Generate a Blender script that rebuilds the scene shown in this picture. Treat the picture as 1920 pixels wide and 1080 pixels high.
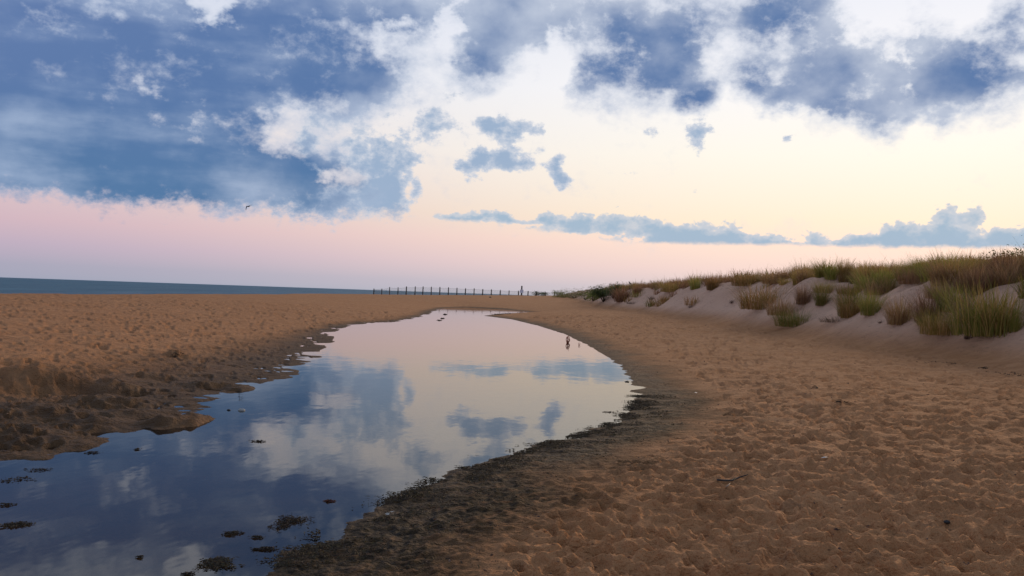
import bpy, bmesh, math, random
import numpy as np
from mathutils import Matrix, Vector

for o in list(bpy.data.objects):
    bpy.data.objects.remove(o)
scene = bpy.context.scene
col = scene.collection
rng = random.Random(7)
nrng = np.random.default_rng(11)

# ------------------------------------------------------------------ camera
F = 1700.0                       # focal length in photo pixels (1920 wide)
CAM_H = 1.7
PITCH, ROLL = math.radians(0.42), math.radians(1.95)
CM = Matrix.Rotation(math.pi/2 + PITCH, 3, 'X') @ Matrix.Rotation(ROLL, 3, 'Z')
cam = bpy.data.cameras.new('camera')
cam.sensor_width = 36.0
cam.lens = F/1920*36.0
cam.clip_start, cam.clip_end = 0.1, 60000
camo = bpy.data.objects.new('camera', cam)
camo.matrix_world = Matrix.Translation((0, 0, CAM_H)) @ CM.to_4x4()
col.objects.link(camo)
scene.camera = camo
scene.view_settings.view_transform = 'Standard'
scene.view_settings.look = 'None'
scene.view_settings.exposure = 0.0
scene.view_settings.gamma = 1.0
scene.cycles.max_bounces = 6; scene.cycles.diffuse_bounces = 2; scene.cycles.glossy_bounces = 3; scene.cycles.transparent_max_bounces = 12

def ray(px, py):
    return (CM @ Vector(((px-960)/F, (540-py)/F, -1.0))).normalized()
def on_level(px, py, z=0.0):
    d = ray(px, py); t = (z-CAM_H)/d.z
    return (d.x*t, d.y*t)
def azel(px, py):
    d = ray(px, py)
    return math.degrees(math.atan2(d.x, d.y)), math.degrees(math.asin(d.z))

def lin(c):
    return tuple(((v/255)/12.92 if v/255 <= .04045 else ((v/255+.055)/1.055)**2.4) for v in c[:3]) + (1.0,)

# ------------------------------------------------------------------ world: dusk sky with broken cloud
SUN_AZ, SUN_EL = math.radians(27), math.radians(11)
world = bpy.data.worlds.new('World'); scene.world = world
world.use_nodes = True
world.cycles.sampling_method = 'MANUAL'; world.cycles.sample_map_resolution = 1024
nt = world.node_tree; nt.nodes.clear(); L = nt.links.new
def N(t, **kw):
    n = nt.nodes.new(t)
    for k, v in kw.items(): setattr(n, k, v)
    return n
def put(sock, v):
    if isinstance(v, bpy.types.NodeSocket): L(v, sock)
    else: sock.default_value = v
def M(op, a, b=None, c=None, clamp=False):
    n = N('ShaderNodeMath', operation=op, use_clamp=clamp); put(n.inputs[0], a)
    if b is not None: put(n.inputs[1], b)
    if c is not None: put(n.inputs[2], c)
    return n.outputs[0]
def VM(op, a, b=None):
    n = N('ShaderNodeVectorMath', operation=op); put(n.inputs[0], a)
    if b is not None: put(n.inputs[1], b)
    return n.outputs[0]
def SS(v, a, b, lo=0.0, hi=1.0):
    n = N('ShaderNodeMapRange', interpolation_type='SMOOTHSTEP'); put(n.inputs[0], v)
    for i, q in zip((1, 2, 3, 4), (a, b, lo, hi)): put(n.inputs[i], q)
    return n.outputs[0]
def MIX(f, a, b):
    n = N('ShaderNodeMix', data_type='RGBA'); put(n.inputs[0], f); put(n.inputs[6], a); put(n.inputs[7], b)
    return n.outputs[2]
def NOISE(vec, scale, detail, rough=.55, dist=0.0):
    n = N('ShaderNodeTexNoise'); put(n.inputs['Vector'], vec)
    n.inputs['Scale'].default_value = scale; n.inputs['Detail'].default_value = detail
    n.inputs['Roughness'].default_value = rough; n.inputs['Distortion'].default_value = dist
    return n
def RAMP(v, stops):
    n = N('ShaderNodeValToRGB'); put(n.inputs[0], v); e = n.color_ramp.elements
    n.color_ramp.interpolation = 'EASE' if len(stops) < 3 else 'LINEAR'
    while len(e) < len(stops): e.new(0.5)
    for q, (p, c) in zip(e, stops): q.position = p; q.color = lin(c)
    return n.outputs[0]

dirv = N('ShaderNodeTexCoord').outputs['Generated']
sep = N('ShaderNodeSeparateXYZ'); L(dirv, sep.inputs[0])
az = M('MULTIPLY', M('ARCTAN2', sep.outputs[0], sep.outputs[1]), 180/math.pi)
el = M('MULTIPLY', M('ARCSINE', sep.outputs[2]), 180/math.pi)
# clear sky: two elevation ramps, away from and towards the afterglow
elf = M('POWER', M('DIVIDE', M('MAXIMUM', el, 0.0), 90.0), 0.5)
def stops(lst): return [(math.sqrt(e/90), c) for e, c in lst]
away = RAMP(elf, stops([(0, (158,164,184)), (.8, (168,166,186)), (2, (190,173,192)), (3.3, (209,181,192)), (5, (216,192,198)),
                        (9, (226,216,222)), (13, (217,221,234)), (18, (205,214,233)), (35, (184,199,226)), (90, (152,174,214))]))
glow = RAMP(elf, stops([(0, (190,190,200)), (.7, (208,197,204)), (2, (239,212,207)), (3.6, (253,224,208)), (5, (253,234,210)),
                        (9, (253,246,234)), (13, (249,247,248)), (18, (236,238,247)), (35, (204,214,233)), (90, (152,174,214))]))
gl = SS(M('ABSOLUTE', M('SUBTRACT', az, 24.0)), 8.0, 58.0, 1.0, 0.0)
clear = MIX(gl, away, glow)
sky = N('ShaderNodeTexSky', sky_type='NISHITA'); sky.sun_disc = False
sky.sun_elevation = SUN_EL; sky.sun_rotation = SUN_AZ
sk = N('ShaderNodeVectorMath', operation='SCALE'); L(sky.outputs[0], sk.inputs[0]); sk.inputs[3].default_value = 0.002
clear = VM('ADD', clear, sk.outputs[0])

# cloud field: blobs at bearings/elevations, their edges billowed by noise in the direction of view
stretch = VM('MULTIPLY', dirv, (1, 1, 1.35))
w1 = NOISE(stretch, 9, 3, .5); w2 = NOISE(stretch, 34, 4, .6)
def offs(n, amp):
    v = VM('SUBTRACT', n.outputs['Color'], (.5, .5, .5)); return VM('MULTIPLY', v, (amp, amp, 0))
comb = N('ShaderNodeCombineXYZ'); L(az, comb.inputs[0]); L(el, comb.inputs[1])
P = VM('ADD', VM('ADD', comb.outputs[0], offs(w1, 1.7)), offs(w2, 1.7))
PF = VM('ADD', comb.outputs[0], offs(w2, 1.3))
DEGPX = math.degrees(1/F)
def blobs(lst, pos, grow=1.27, start=0.0):
    acc = start
    for i, (x, y, rx, ry, w) in enumerate(lst):
        a, e = azel(x, y)
        if i % 8 == 7:
            c = N('ShaderNodeCombineXYZ'); L(M('MULTIPLY', acc, 1e-7), c.inputs[2]); pos = VM('ADD', pos, c.outputs[0])   # keeps the node chain sequential
        ix, iy = 1/(rx*DEGPX*grow), 1/(ry*DEGPX*grow)
        m = N('ShaderNodeVectorMath', operation='MULTIPLY_ADD'); L(pos, m.inputs[0])
        m.inputs[1].default_value = (ix, iy, 1); m.inputs[2].default_value = (-a*ix, -e*iy, 0)
        g = N('ShaderNodeTexGradient', gradient_type='SPHERICAL'); L(m.outputs[0], g.inputs[0])
        acc = M('MULTIPLY_ADD', g.outputs['Fac'], w, acc)
    return acc
HIGH = [ # bank on the left
 (60,300,460,150,1.3), (-150,200,420,240,1.0), (40,150,330,170,.95), (330,320,330,110,1.0), (520,350,190,75,.9), (200,40,260,110,.75),
 (330,190,150,110,.6),
 (540,60,170,110,1.1), (560,150,190,80,1.0), (650,150,95,80,.9), (460,90,90,60,.8), (640,10,120,60,.6), (740,120,110,70,.35),
 (760,25,90,55,1.35), (905,112,72,68,1.3), (955,20,140,62,1.3), (1020,60,60,30,.4),
 (1180,60,140,90,1.25), (1200,150,120,75,.95), (1265,90,65,55,.9), (1100,170,50,50,.4), (1308,182,40,36,1.3),
 (1395,15,120,60,.9), (1490,35,90,60,1.15), (1385,120,60,50,.6), (1405,155,30,25,.6),
 (1470,150,90,60,.8), (1590,125,90,80,1.3), (1560,210,70,38,.75), (1650,225,45,38,.8), (1450,180,60,25,.6),
 (1720,170,65,50,1.3), (1840,150,95,72,1.35), (1718,75,45,62,.7), (1820,85,70,45,.55), (1905,25,45,50,.9), (1755,235,25,20,.6), 
 # loose scraps below
 (895,298,38,36,1.2), (945,300,24,30,1.1), (988,305,48,24,.85), (955,243,66,28,.95), (1045,308,18,28,1.05), (1057,337,16,16,1.15), (920,235,24,18,.7),
 (1305,252,24,42,.85), (1185,328,18,9,.6), (1230,245,25,10,.5), (1480,258,50,9,.5), (1310,362,30,7,.4), (860,315,20,12,.6), (1800,355,14,6,.5), (1350,245,30,8,.5),
 (575,270,45,65,.85), (700,262,60,26,.7), (705,295,70,30,.7), (730,340,45,60,1.0), (835,230,50,30,.4), (780,300,20,14,.6), (640,225,60,22,.6), (720,215,40,18,.5), (600,320,30,26,.7), (640,385,60,36,.95), (745,390,45,32,.95), (690,360,50,50,.6),
 (560,385,90,45,.9), (785,360,14,22,.9), (805,235,24,34,.6), (655,300,32,32,.7), (780,270,50,30,.35), (870,180,40,25,.3),
 # openings
 (525,250,34,46,-.7), (405,10,30,40,-1.1), (50,25,40,22,-.25), (612,335,40,16,-.5), (1048,130,24,80,-.7), (836,50,20,60,-.7), (1335,95,26,22,-.3), (1640,35,70,40,-.8), (1800,35,50,40,-.4), (1500,235,80,20,-.4), (1690,120,14,50,-.4), (1440,80,20,30,-.2), (715,70,45,25,-.6), (290,165,20,20,-.5),
 (370,225,50,20,-.35), (1690,330,400,60,-.3), (1100,90,20,60,-.2),
]
NBANK = next(i for i, b in enumerate(HIGH) if b[:2] == (895,298))
LOW = [(850,406,40,14,1), (885,404,40,18,1.1), (940,409,48,16,1.1), (1025,408,32,24,1.1), (1075,414,45,24,1.1), (1150,416,36,32,1.2), (1105,420,60,22,.9), (1210,424,55,28,1.2),
 (1300,436,65,30,1.2), (1255,440,60,24,1), (1368,438,26,34,1.1), (1330,450,120,18,1), (1440,450,65,20,1), (1530,444,26,26,1), (1570,456,60,14,1), (1610,445,40,14,.9), (1650,452,60,16,1),
 (1690,436,60,32,1.2), (1775,425,36,50,1.3), (1828,410,26,34,1.1), (1740,452,100,26,1), (1815,455,60,26,1), (1890,446,60,24,1.1), (1960,440,90,26,1), (2080,440,160,40,1), (1155,384,9,8,.9), (1480,460,120,9,.8),
 (1240,452,200,10,.8), (1050,430,260,10,.6), (1420,461,420,10,.6), (1800,463,240,12,.6), (960,411,160,9,.6)]
def VOR(vec, scale, detail=3, rough=.5):
    n = N('ShaderNodeTexVoronoi', feature='F1', normalize=True); put(n.inputs['Vector'], vec)
    n.inputs['Scale'].default_value = scale; n.inputs['Detail'].default_value = detail; n.inputs['Roughness'].default_value = rough
    return n.outputs['Distance']
def cen(v, k): return M('MULTIPLY', M('SUBTRACT', v, .5), k)
dwarp = VM('ADD', stretch, VM('MULTIPLY', VM('SUBTRACT', w2.outputs['Color'], (.5, .5, .5)), (.035, .035, .035)))
fbc = cen(NOISE(stretch, 19, 6, .62).outputs['Fac'], 1.0)
finec = cen(NOISE(stretch, 55, 5, .64).outputs['Fac'], 1.0)
puff = M('SUBTRACT', .32, VOR(dwarp, 22, 2, .6))
puffs = M('SUBTRACT', .32, VOR(VM('ADD', stretch, VM('MULTIPLY', VM('SUBTRACT', w2.outputs['Color'], (.5, .5, .5)), (.012, .012, .012))), 80, 2, .6))
BANK = [b for b in HIGH[:NBANK] if b[4] > 0]; SCRAP = [b for b in HIGH[NBANK:] if b[4] > 0]
bank = blobs(BANK, P)
def after(pos, acc):
    c = N('ShaderNodeCombineXYZ'); L(M('MULTIPLY', acc, 1e-7), c.inputs[2]); return VM('ADD', pos, c.outputs[0])
scrap = blobs(SCRAP, after(PF, bank), 1.3)
neg = M('MAXIMUM', M('ADD', blobs([(x, y, rx, ry, -w) for x, y, rx, ry, w in HIGH if w < 0], after(VM('ADD', P, offs(w2, 3.0)), scrap), 1.5), M('MULTIPLY', fbc, -.25)), 0.0)
# the same broken deck goes on overhead and all round
deck = NOISE(VM('ADD', VM('MULTIPLY', dirv, (1, 1, 2.2)), (4.2, 1.7, 3.0)), 3.2, 4, .5)
deckf = M('MULTIPLY', SS(deck.outputs['Fac'], .38, .62), SS(el, 17.5, 27.0, 0, .95))
side = M('MULTIPLY', M('MULTIPLY', SS(M('ABSOLUTE', az), 33.0, 45.0), SS(deck.outputs['Fac'], .34, .56)), SS(el, 5.0, 9.0, 0, .95))
bank = M('MAXIMUM', M('MAXIMUM', bank, deckf), side)
hs = M('SUBTRACT', 1.0, M('POWER', 2.718, M('MULTIPLY', bank, -1.8)))
hs = M('SUBTRACT', hs, M('MULTIPLY', neg, .75))
lo = blobs([(x, y+2, rx*.85, ry*.8, w) for x, y, rx, ry, w in LOW], after(PF, neg), 1.25)
basel = SS(az, -3.5, 9.0, 4.55, 3.55)
shade = cen(NOISE(VM('MULTIPLY', dirv, (1, 1, 1.5)), 8, 4, .5).outputs['Fac'], 1.0)
streak = cen(NOISE(VM('MULTIPLY', dirv, (1, 1, 5.0)), 7, 5, .55).outputs['Fac'], 1.0)
leftw = SS(az, -8.0, -20.0)
cutL = SS(M('SUBTRACT', M('ADD', M('MULTIPLY_ADD', finec, 3.0, el), M('MULTIPLY', fbc, 2.2)), basel), -.75, .75)
cutlow = SS(M('SUBTRACT', M('MULTIPLY_ADD', finec, .5, el), basel), -.16, .16)
tex = M('ADD', M('MULTIPLY', fbc, .85), M('ADD', M('MULTIPLY', finec, .75), M('MULTIPLY', puff, .6)))
hi_d = M('ADD', M('ADD', hs, tex), M('MULTIPLY', M('MULTIPLY', streak, leftw), .6))
sc_d = M('ADD', scrap, M('ADD', M('ADD', M('MULTIPLY', finec, 1.9), M('MULTIPLY', fbc, .7)), M('MULTIPLY', puffs, .7)))
sc_d = M('SUBTRACT', sc_d, M('MULTIPLY', neg, .6))
lo_d = M('ADD', M('ADD', lo, M('MULTIPLY', finec, 1.2)), M('MULTIPLY', puffs, 2.0))
hcov = M('MULTIPLY', SS(hi_d, .36, M('MULTIPLY_ADD', shade, 1.3, .84)), cutL)
veil = M('MULTIPLY', M('MULTIPLY', SS(M('ADD', hi_d, M('MULTIPLY', scrap, .25)), .02, .62), cutL), .55)
scov = M('MULTIPLY', M('MULTIPLY', SS(sc_d, .26, .62), SS(scrap, .02, .2)), cutL)
lcov = M('MULTIPLY', M('MULTIPLY', SS(lo_d, .30, .58), SS(lo, .04, .3)), cutlow)
hthick = SS(M('ADD', M('ADD', M('MULTIPLY', M('MINIMUM', bank, 1.3), .50), M('MULTIPLY', hcov, .22)), M('ADD', M('ADD', M('MULTIPLY', shade, 1.5), M('MULTIPLY', fbc, .55)), M('MULTIPLY', M('MULTIPLY', streak, leftw), 1.0))), .25, 1.12)
elc = SS(el, 4.0, 12.0)
hcore = MIX(elc, lin((78,119,163)), lin((84,117,166)))
hedge = MIX(gl, lin((156,176,206)), lin((198,206,222)))
hcol = MIX(hthick, hedge, hcore)
vio = SS(M('SUBTRACT', el, M('MULTIPLY', az, .35)), 17.0, 27.0, 0, .22)
hcol = MIX(vio, hcol, lin((122,136,184)))
lcol = MIX(SS(lo_d, .35, 1.5), lin((206,210,218)), lin((158,184,207)))
scol = MIX(SS(sc_d, .35, 1.1), lin((206,212,224)), lin((150,174,203)))
veilc = MIX(gl, lin((178,192,216)), lin((206,213,228)))
final = MIX(M('MULTIPLY', lcov, .93), clear, lcol)
final = MIX(veil, final, veilc)
final = MIX(M('MULTIPLY', scov, .93), final, scol)
final = MIX(M('MULTIPLY', hcov, .97), final, hcol)
bg = N('ShaderNodeBackground'); L(final, bg.inputs[0]); bg.inputs[1].default_value = 1.0
out = N('ShaderNodeOutputWorld'); L(bg.outputs[0], out.inputs[0])

sun = bpy.data.lights.new('sun', 'SUN'); sun.energy = 2.6; sun.angle = math.radians(24); sun.color = (1.0, .70, .42)
suno = bpy.data.objects.new('sun', sun)
sd = Vector((math.sin(SUN_AZ)*math.cos(SUN_EL), math.cos(SUN_AZ)*math.cos(SUN_EL), math.sin(SUN_EL)))
suno.rotation_euler = sd.to_track_quat('Z', 'Y').to_euler(); suno.location = (20, 10, 30)
col.objects.link(suno)

# ------------------------------------------------------------------ helpers
def tag(o, label=None, cat=None, group=None, kind=None):
    for k, v in (('label', label), ('category', cat), ('group', group), ('kind', kind)):
        if v: o[k] = v
    return o
def mesh_np(name, verts, quads, smooth=True):
    me = bpy.data.meshes.new(name)
    verts = np.asarray(verts, np.float32); quads = np.asarray(quads, np.int32)
    k = quads.shape[1]
    me.vertices.add(len(verts)); me.vertices.foreach_set('co', verts.ravel())
    me.loops.add(quads.size); me.loops.foreach_set('vertex_index', quads.ravel())
    me.polygons.add(len(quads)); me.polygons.foreach_set('loop_start', np.arange(0, quads.size, k, dtype=np.int32))
    me.polygons.foreach_set('use_smooth', np.full(len(quads), smooth))
    me.update(); me.validate()
    return me
def obj(name, me, m=None, parent=None, loc=None):
    o = bpy.data.objects.new(name, me); col.objects.link(o)
    if m is not None and me is not None and not me.materials: me.materials.append(m)
    if parent: o.parent = parent
    if loc is not None: o.location = loc
    return o
def attr(me, name, a):
    at = me.attributes.new(name, 'FLOAT', 'POINT'); at.data.foreach_set('value', np.asarray(a, np.float32).ravel())

def sstep(a, b, x):
    t = np.clip((x-a)/(b-a), 0, 1); return t*t*(3-2*t)
_perm = np.random.default_rng(3).permutation(512).astype(np.int64)
_ang = np.random.default_rng(4).random(512)*2*np.pi
_gx, _gy = np.cos(_ang), np.sin(_ang)
def perlin(x, y, s=0):
    x = np.asarray(x, float)+s*17.31; y = np.asarray(y, float)+s*9.77
    xi = np.floor(x).astype(np.int64); yi = np.floor(y).astype(np.int64)
    xf = x-xi; yf = y-yi
    u = xf*xf*xf*(xf*(xf*6-15)+10); v = yf*yf*yf*(yf*(yf*6-15)+10)
    def g(ix, iy, dx, dy):
        h = _perm[(_perm[(ix+s) & 511]+iy) & 511]
        return _gx[h]*dx+_gy[h]*dy
    a = g(xi, yi, xf, yf); b = g(xi+1, yi, xf-1, yf); c = g(xi, yi+1, xf, yf-1); d = g(xi+1, yi+1, xf-1, yf-1)
    return (a+(b-a)*u+((c+(d-c)*u)-(a+(b-a)*u))*v)*1.5

class Mat:
    def __init__(s, name):
        s.m = bpy.data.materials.new(name); s.m.use_nodes = True
        s.t = s.m.node_tree; s.b = s.t.nodes['Principled BSDF']; s.out = s.t.nodes['Material Output']
    def n(s, t, **kw):
        q = s.t.nodes.new(t)
        for k, v in kw.items(): setattr(q, k, v)
        return q
    def put(s, sock, v):
        if isinstance(v, bpy.types.NodeSocket): s.t.links.new(v, sock)
        else: sock.default_value = v
    def noise(s, scale, detail=4, rough=.55, vec=None):
        q = s.n('ShaderNodeTexNoise'); q.inputs['Scale'].default_value = scale
        q.inputs['Detail'].default_value = detail; q.inputs['Roughness'].default_value = rough
        s.put(q.inputs['Vector'], vec if vec is not None else s.pos()); return q.outputs['Fac']
    def pos(s):
        if not hasattr(s, '_p'): s._p = s.n('ShaderNodeNewGeometry').outputs['Position']
        return s._p
    def mix(s, f, a, b):
        q = s.n('ShaderNodeMix', data_type='RGBA'); s.put(q.inputs[0], f); s.put(q.inputs[6], a); s.put(q.inputs[7], b); return q.outputs[2]
    def mr(s, v, a, b, lo=0., hi=1.):
        q = s.n('ShaderNodeMapRange', interpolation_type='SMOOTHSTEP'); s.put(q.inputs[0], v)
        for i, w in zip((1, 2, 3, 4), (a, b, lo, hi)): q.inputs[i].default_value = w
        return q.outputs[0]
    def math(s, op, a, b=None):
        q = s.n('ShaderNodeMath', operation=op); s.put(q.inputs[0], a)
        if b is not None: s.put(q.inputs[1], b)
        return q.outputs[0]
    def attr(s, name):
        return s.n('ShaderNodeAttribute', attribute_name=name).outputs['Fac']
    def bump(s, h, strength, dist):
        q = s.n('ShaderNodeBump'); s.put(q.inputs['Height'], h); q.inputs['Strength'].default_value = strength; q.inputs['Distance'].default_value = dist
        s.t.links.new(q.outputs[0], s.b.inputs['Normal']); return q
    def base(s, c, rough=.9, spec=.3):
        s.put(s.b.inputs['Base Color'], c); s.put(s.b.inputs['Roughness'], rough); s.b.inputs['Specular IOR Level'].default_value = spec
        return s

# ------------------------------------------------------------------ the lie of the land
POOLPX = [(0,872),(90,858),(160,838),(215,818),(275,797),(290,780),(340,782),(385,765),(400,748),(465,733),(490,716),(545,708),(560,697),(540,692),(590,676),
 (600,668),(600,655),(622,640),(628,622),(650,612),(690,606),(735,604),(770,599),(800,592),(812,584),(835,577.5),(880,576),(935,579),(996,585.5),
 (940,588),(906,592),(960,599),(1010,611),(1060,627),(1105,649),(1140,668),(1168,692),(1182,712),(1197,742),(1199,757),(1180,780),(1140,800),
 (1090,817),(1040,828),(1000,844),(930,862),(880,880),(850,892),(800,915),(755,938),(690,975),(620,1010),(570,1040),(515,1078)]
POOL = [on_level(*p) for p in POOLPX] + [(-2.0,4.3),(-3.2,3.0),(-5.5,1.2),(-9,.2),(-15,.5),(-19,3),(-18,6.5),(-12,8.0),(-7,8.2)]
POOL = np.array(POOL)
def pool_sd(x, y):
    x = np.asarray(x, float).ravel(); y = np.asarray(y, float).ravel()
    d2 = np.full(x.shape, 1e12); ins = np.zeros(x.shape, bool)
    A = POOL; B = np.roll(POOL, -1, 0)
    for (ax, ay), (bx, by) in zip(A, B):
        ex, ey = bx-ax, by-ay
        t = np.clip(((x-ax)*ex+(y-ay)*ey)/(ex*ex+ey*ey), 0, 1)
        d2 = np.minimum(d2, (x-ax-t*ex)**2+(y-ay-t*ey)**2)
        if ay != by:
            c = ((ay > y) != (by > y)) & (x < ex*(y-ay)/(by-ay)+ax)
            ins ^= c
    d = np.sqrt(d2); d[ins] *= -1
    return d
# middle line of the pool, to tell left bank from right bank
_cy = np.array([-5, 3, 6, 8, 10, 14, 20, 30, 50, 80, 105, 200.]); _cx = np.array([-3, -3, -2.6, -2.2, -1.6, -.8, -1.0, -1.6, -3, -3, -3.5, -4.])
def toe(y):
    return 11.2+.7*perlin(y/9., np.zeros_like(y)+.5, 5)+.35*perlin(y/2.6, np.zeros_like(y)+.3, 6)
def dune_part(x, y):
    s = (x-toe(y))
    face = sstep(-0.8, 4.6, s)
    amp = np.interp(y, [-60, 22, 40, 100, 140, 190, 250, 300], [2.3, 2.3, 2.4, 2.45, 2.2, 1.3, .4, 0.0])
    hum = .32*perlin(x/4.2, y/5.5, 7)+.14*perlin(x/1.6, y/2.1, 8)
    gully = .2*perlin(x/3.5, y/1.1, 9)*face*(1-sstep(3.2, 6, s))*2.0
    back = .5*sstep(8, 30, s)
    return face*amp*(1+.0*x)+face*(hum+back)+gully*np.clip(amp, 0, 1), face
def land(x, y, d=None):
    x = np.asarray(x, float).ravel(); y = np.asarray(y, float).ravel()
    if d is None: d = pool_sd(x, y)
    dp = np.maximum(d, 0)
    right = sstep(-1.5, 1.5, x-np.interp(y, _cy, _cx))
    zl = .72*(1-np.exp(-(dp/8.5)**1.45))
    zr = .58*(1-np.exp(-dp/6.0))*(.65+.35*np.clip(dp/2, 0, 1))
    z = zl*(1-right)+zr*right
    tgt = np.interp(x, [-45, -33, -22, -8, 0, 10, 16], [.5, .62, .86, 1.28, 1.53, 1.68, 1.72])
    z = z+(tgt-z)*sstep(104, 215, y)
    z = np.where(d < 0, -.22*(1-np.exp(d/1.6)), z)
    seaw = -29.5-7*sstep(100, 200, y)+1.6*perlin(y/16., y*0+.2, 12)+.5*perlin(y/5., y*0+.7, 13)
    z = z-np.clip(seaw-x, 0, 30)*.085*sstep(-1, 6, seaw-x)
    z = z-6*sstep(228, 330, y)*(1-sstep(16, 22, x))
    du, face = dune_part(x, y)
    return z+du, face, right, d

# grid: fine where the ground is close, coarser with distance and to the sides
NA = 1010
th = np.concatenate([np.linspace(-180, -37, 70, endpoint=False), np.linspace(-37, 37, NA), np.linspace(37, 180, 71)[1:]])
th = np.radians(th)
rs = [.25, .6, 1.0, 1.5, 2.0, 2.4, 2.8, 3.2, 3.6]
while rs[-1] < 245:
    r = rs[-1]; rs.append(r+min(max(r*r*.8/1542, .011), .5))
while rs[-1] < 900: rs.append(rs[-1]*1.07)
rs = np.array(rs); dr = np.gradient(rs)
R_, T_ = np.meshgrid(rs, th, indexing='ij')
X = R_*np.sin(T_); Y = R_*np.cos(T_)
DRg = np.repeat(dr[:, None], len(th), 1)
shape = X.shape
D = pool_sd(X, Y).reshape(shape)
Zb, FACE, RIGHT, _ = land(X, Y, D.ravel())
Zb, FACE, RIGHT = (a.reshape(shape) for a in (Zb, FACE, RIGHT))
DP = np.maximum(D, 0)
def oct(wl, s, sx=1., sy=1.):
    fade = np.clip(1.6-DRg*1.7/wl, 0, 1)*np.clip(1.5-R_*np.radians(.0735)*2.6/wl, 0, 1)
    o = np.zeros(shape); m = (fade > 0)
    o[m] = perlin(X[m]/(wl*sx), Y[m]/(wl*sy), s)*fade[m]; return o
dry = sstep(.5, 2.6, DP)                       # trampled dry sand
on = sstep(-.25, .6, D)
Z = Zb.copy()
n9 = oct(.9, 21); n4 = oct(.42, 22, 1.25, 1); n2 = oct(.21, 23, 1.3, 1.); n1 = oct(.1, 24); n05 = oct(.05, 25)
flat = 1-sstep(.05, .6, FACE)
tramp = .35+.65*sstep(-.2, .25, perlin(X/3.1, Y/3.1, 26))
rid = 1-np.abs(n4)*2.2                          # crests between footprints
Z += dry*flat*tramp*(.022*n9+.018*rid+.026*n2+.03*oct(1.5, 33, 1.2, .8))+on*(.012*n1+.006*n05)
Z += dry*(1-flat)*(.06*n9+.04*n4+.02*n2)
left = (1-RIGHT)
Z += left*dry*(.018*oct(1.6, 27)+.02*oct(.7, 37))
edge = np.exp(-(D/.9)**2)                        # uneven water line
Z += edge*(.018*oct(.8, 28, 2.2, 1)+.014*n4+.010*n2)*np.clip(1.3-R_/70, .25, 1)
Z += left*edge*(.016*oct(1.9, 29, 2.5, .8)+(.014*oct(.34, 38, 5, 1)+.008*n2)*sstep(26, 12, Y)+.010*n1)
# weed hummocks on the near right margin
weedm = RIGHT*sstep(1.75, .6, D+.55*perlin(X/1.1, Y/1.1, 30))*sstep(-.35, .05, D)*sstep(26, 12, Y)
Z += weedm*(.016*np.abs(n2)+.012*np.abs(n1)+.004*n05)

TH0, DTH = math.radians(-37), math.radians(74)/(NA-1)
def stamp(cx, cy, rx, ry, rot, fn):
    r = math.hypot(cx, cy); t = math.atan2(cx, cy); q = max(rx, ry)*1.8
    i0, i1 = np.searchsorted(rs, [r-q, r+q])
    j0 = 70+int((t-q/r-TH0)/DTH); j1 = 70+int((t+q/r-TH0)/DTH)+2
    j0, j1 = max(70, j0), min(70+NA, j1)
    if i1 <= i0 or j1 <= j0: return
    x = X[i0:i1, j0:j1]-cx; y = Y[i0:i1, j0:j1]-cy
    c, s = math.cos(rot), math.sin(rot)
    u = (x*c+y*s)/rx; v = (-x*s+y*c)/ry
    Z[i0:i1, j0:j1] += fn(np.sqrt(u*u+v*v), u, v)
PITS = np.zeros(shape)
def footprint(cx, cy, rx, ry, rot, depth):
    r = math.hypot(cx, cy); t = math.atan2(cx, cy); q = max(rx, ry)*2.0
    i0, i1 = np.searchsorted(rs, [r-q, r+q])
    j0 = max(70, 70+int((t-q/r-TH0)/DTH)); j1 = min(70+NA, 70+int((t+q/r-TH0)/DTH)+2)
    if i1 <= i0 or j1 <= j0: return
    x = X[i0:i1, j0:j1]-cx; y = Y[i0:i1, j0:j1]-cy
    c, s = math.cos(rot), math.sin(rot)
    u = (x*c+y*s)/rx; v = (-x*s+y*c)/ry
    u = u+.25*n2[i0:i1, j0:j1]; q = np.sqrt(u*u+v*v)
    w = np.exp(-q**4); P_ = PITS[i0:i1, j0:j1]
    PITS[i0:i1, j0:j1] = P_*(1-w)+w*(-depth*(1+.35*u))+depth*.30*np.exp(-((q-1.35)/.34)**2)*(1-.6*np.clip(P_/.03, 0, 1))
ns_ = 21000; FY_ = 4.0+62*nrng.random(ns_)**1.6; FX_ = nrng.uniform(-.62, .62, ns_)*FY_; FD_ = pool_sd(FX_, FY_)
for k in range(ns_):                                  # footprints
    x, y, dd = FX_[k], FY_[k], FD_[k]
    if x > 10.8: continue
    lft = x < np.interp(y, _cy, _cx)
    if dd < (1.2 if not lft else .15)+rng.random()*.5: continue
    g = (1+y/45)*(.75 if lft else .78)
    if lft and rng.random() < .35: continue
    footprint(x, y, (rng.uniform(.08, .15) if k % 3 else rng.uniform(.03, .07))*g, (rng.uniform(.045, .085) if k % 3 else rng.uniform(.025, .05))*g, rng.gauss(math.pi/2, .8), (rng.uniform(.03, .075) if k % 3 else rng.uniform(.016, .04))*g)
Z += PITS
def heap(h, seed):
    def f(q, u, v):
        return h*np.exp(-(q*1.05)**2.6)*(.8+.3*perlin(u*1.4+seed, v*1.4, 31)+.16*perlin(u*3.1, v*3.1+seed, 32))
    return f
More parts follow.
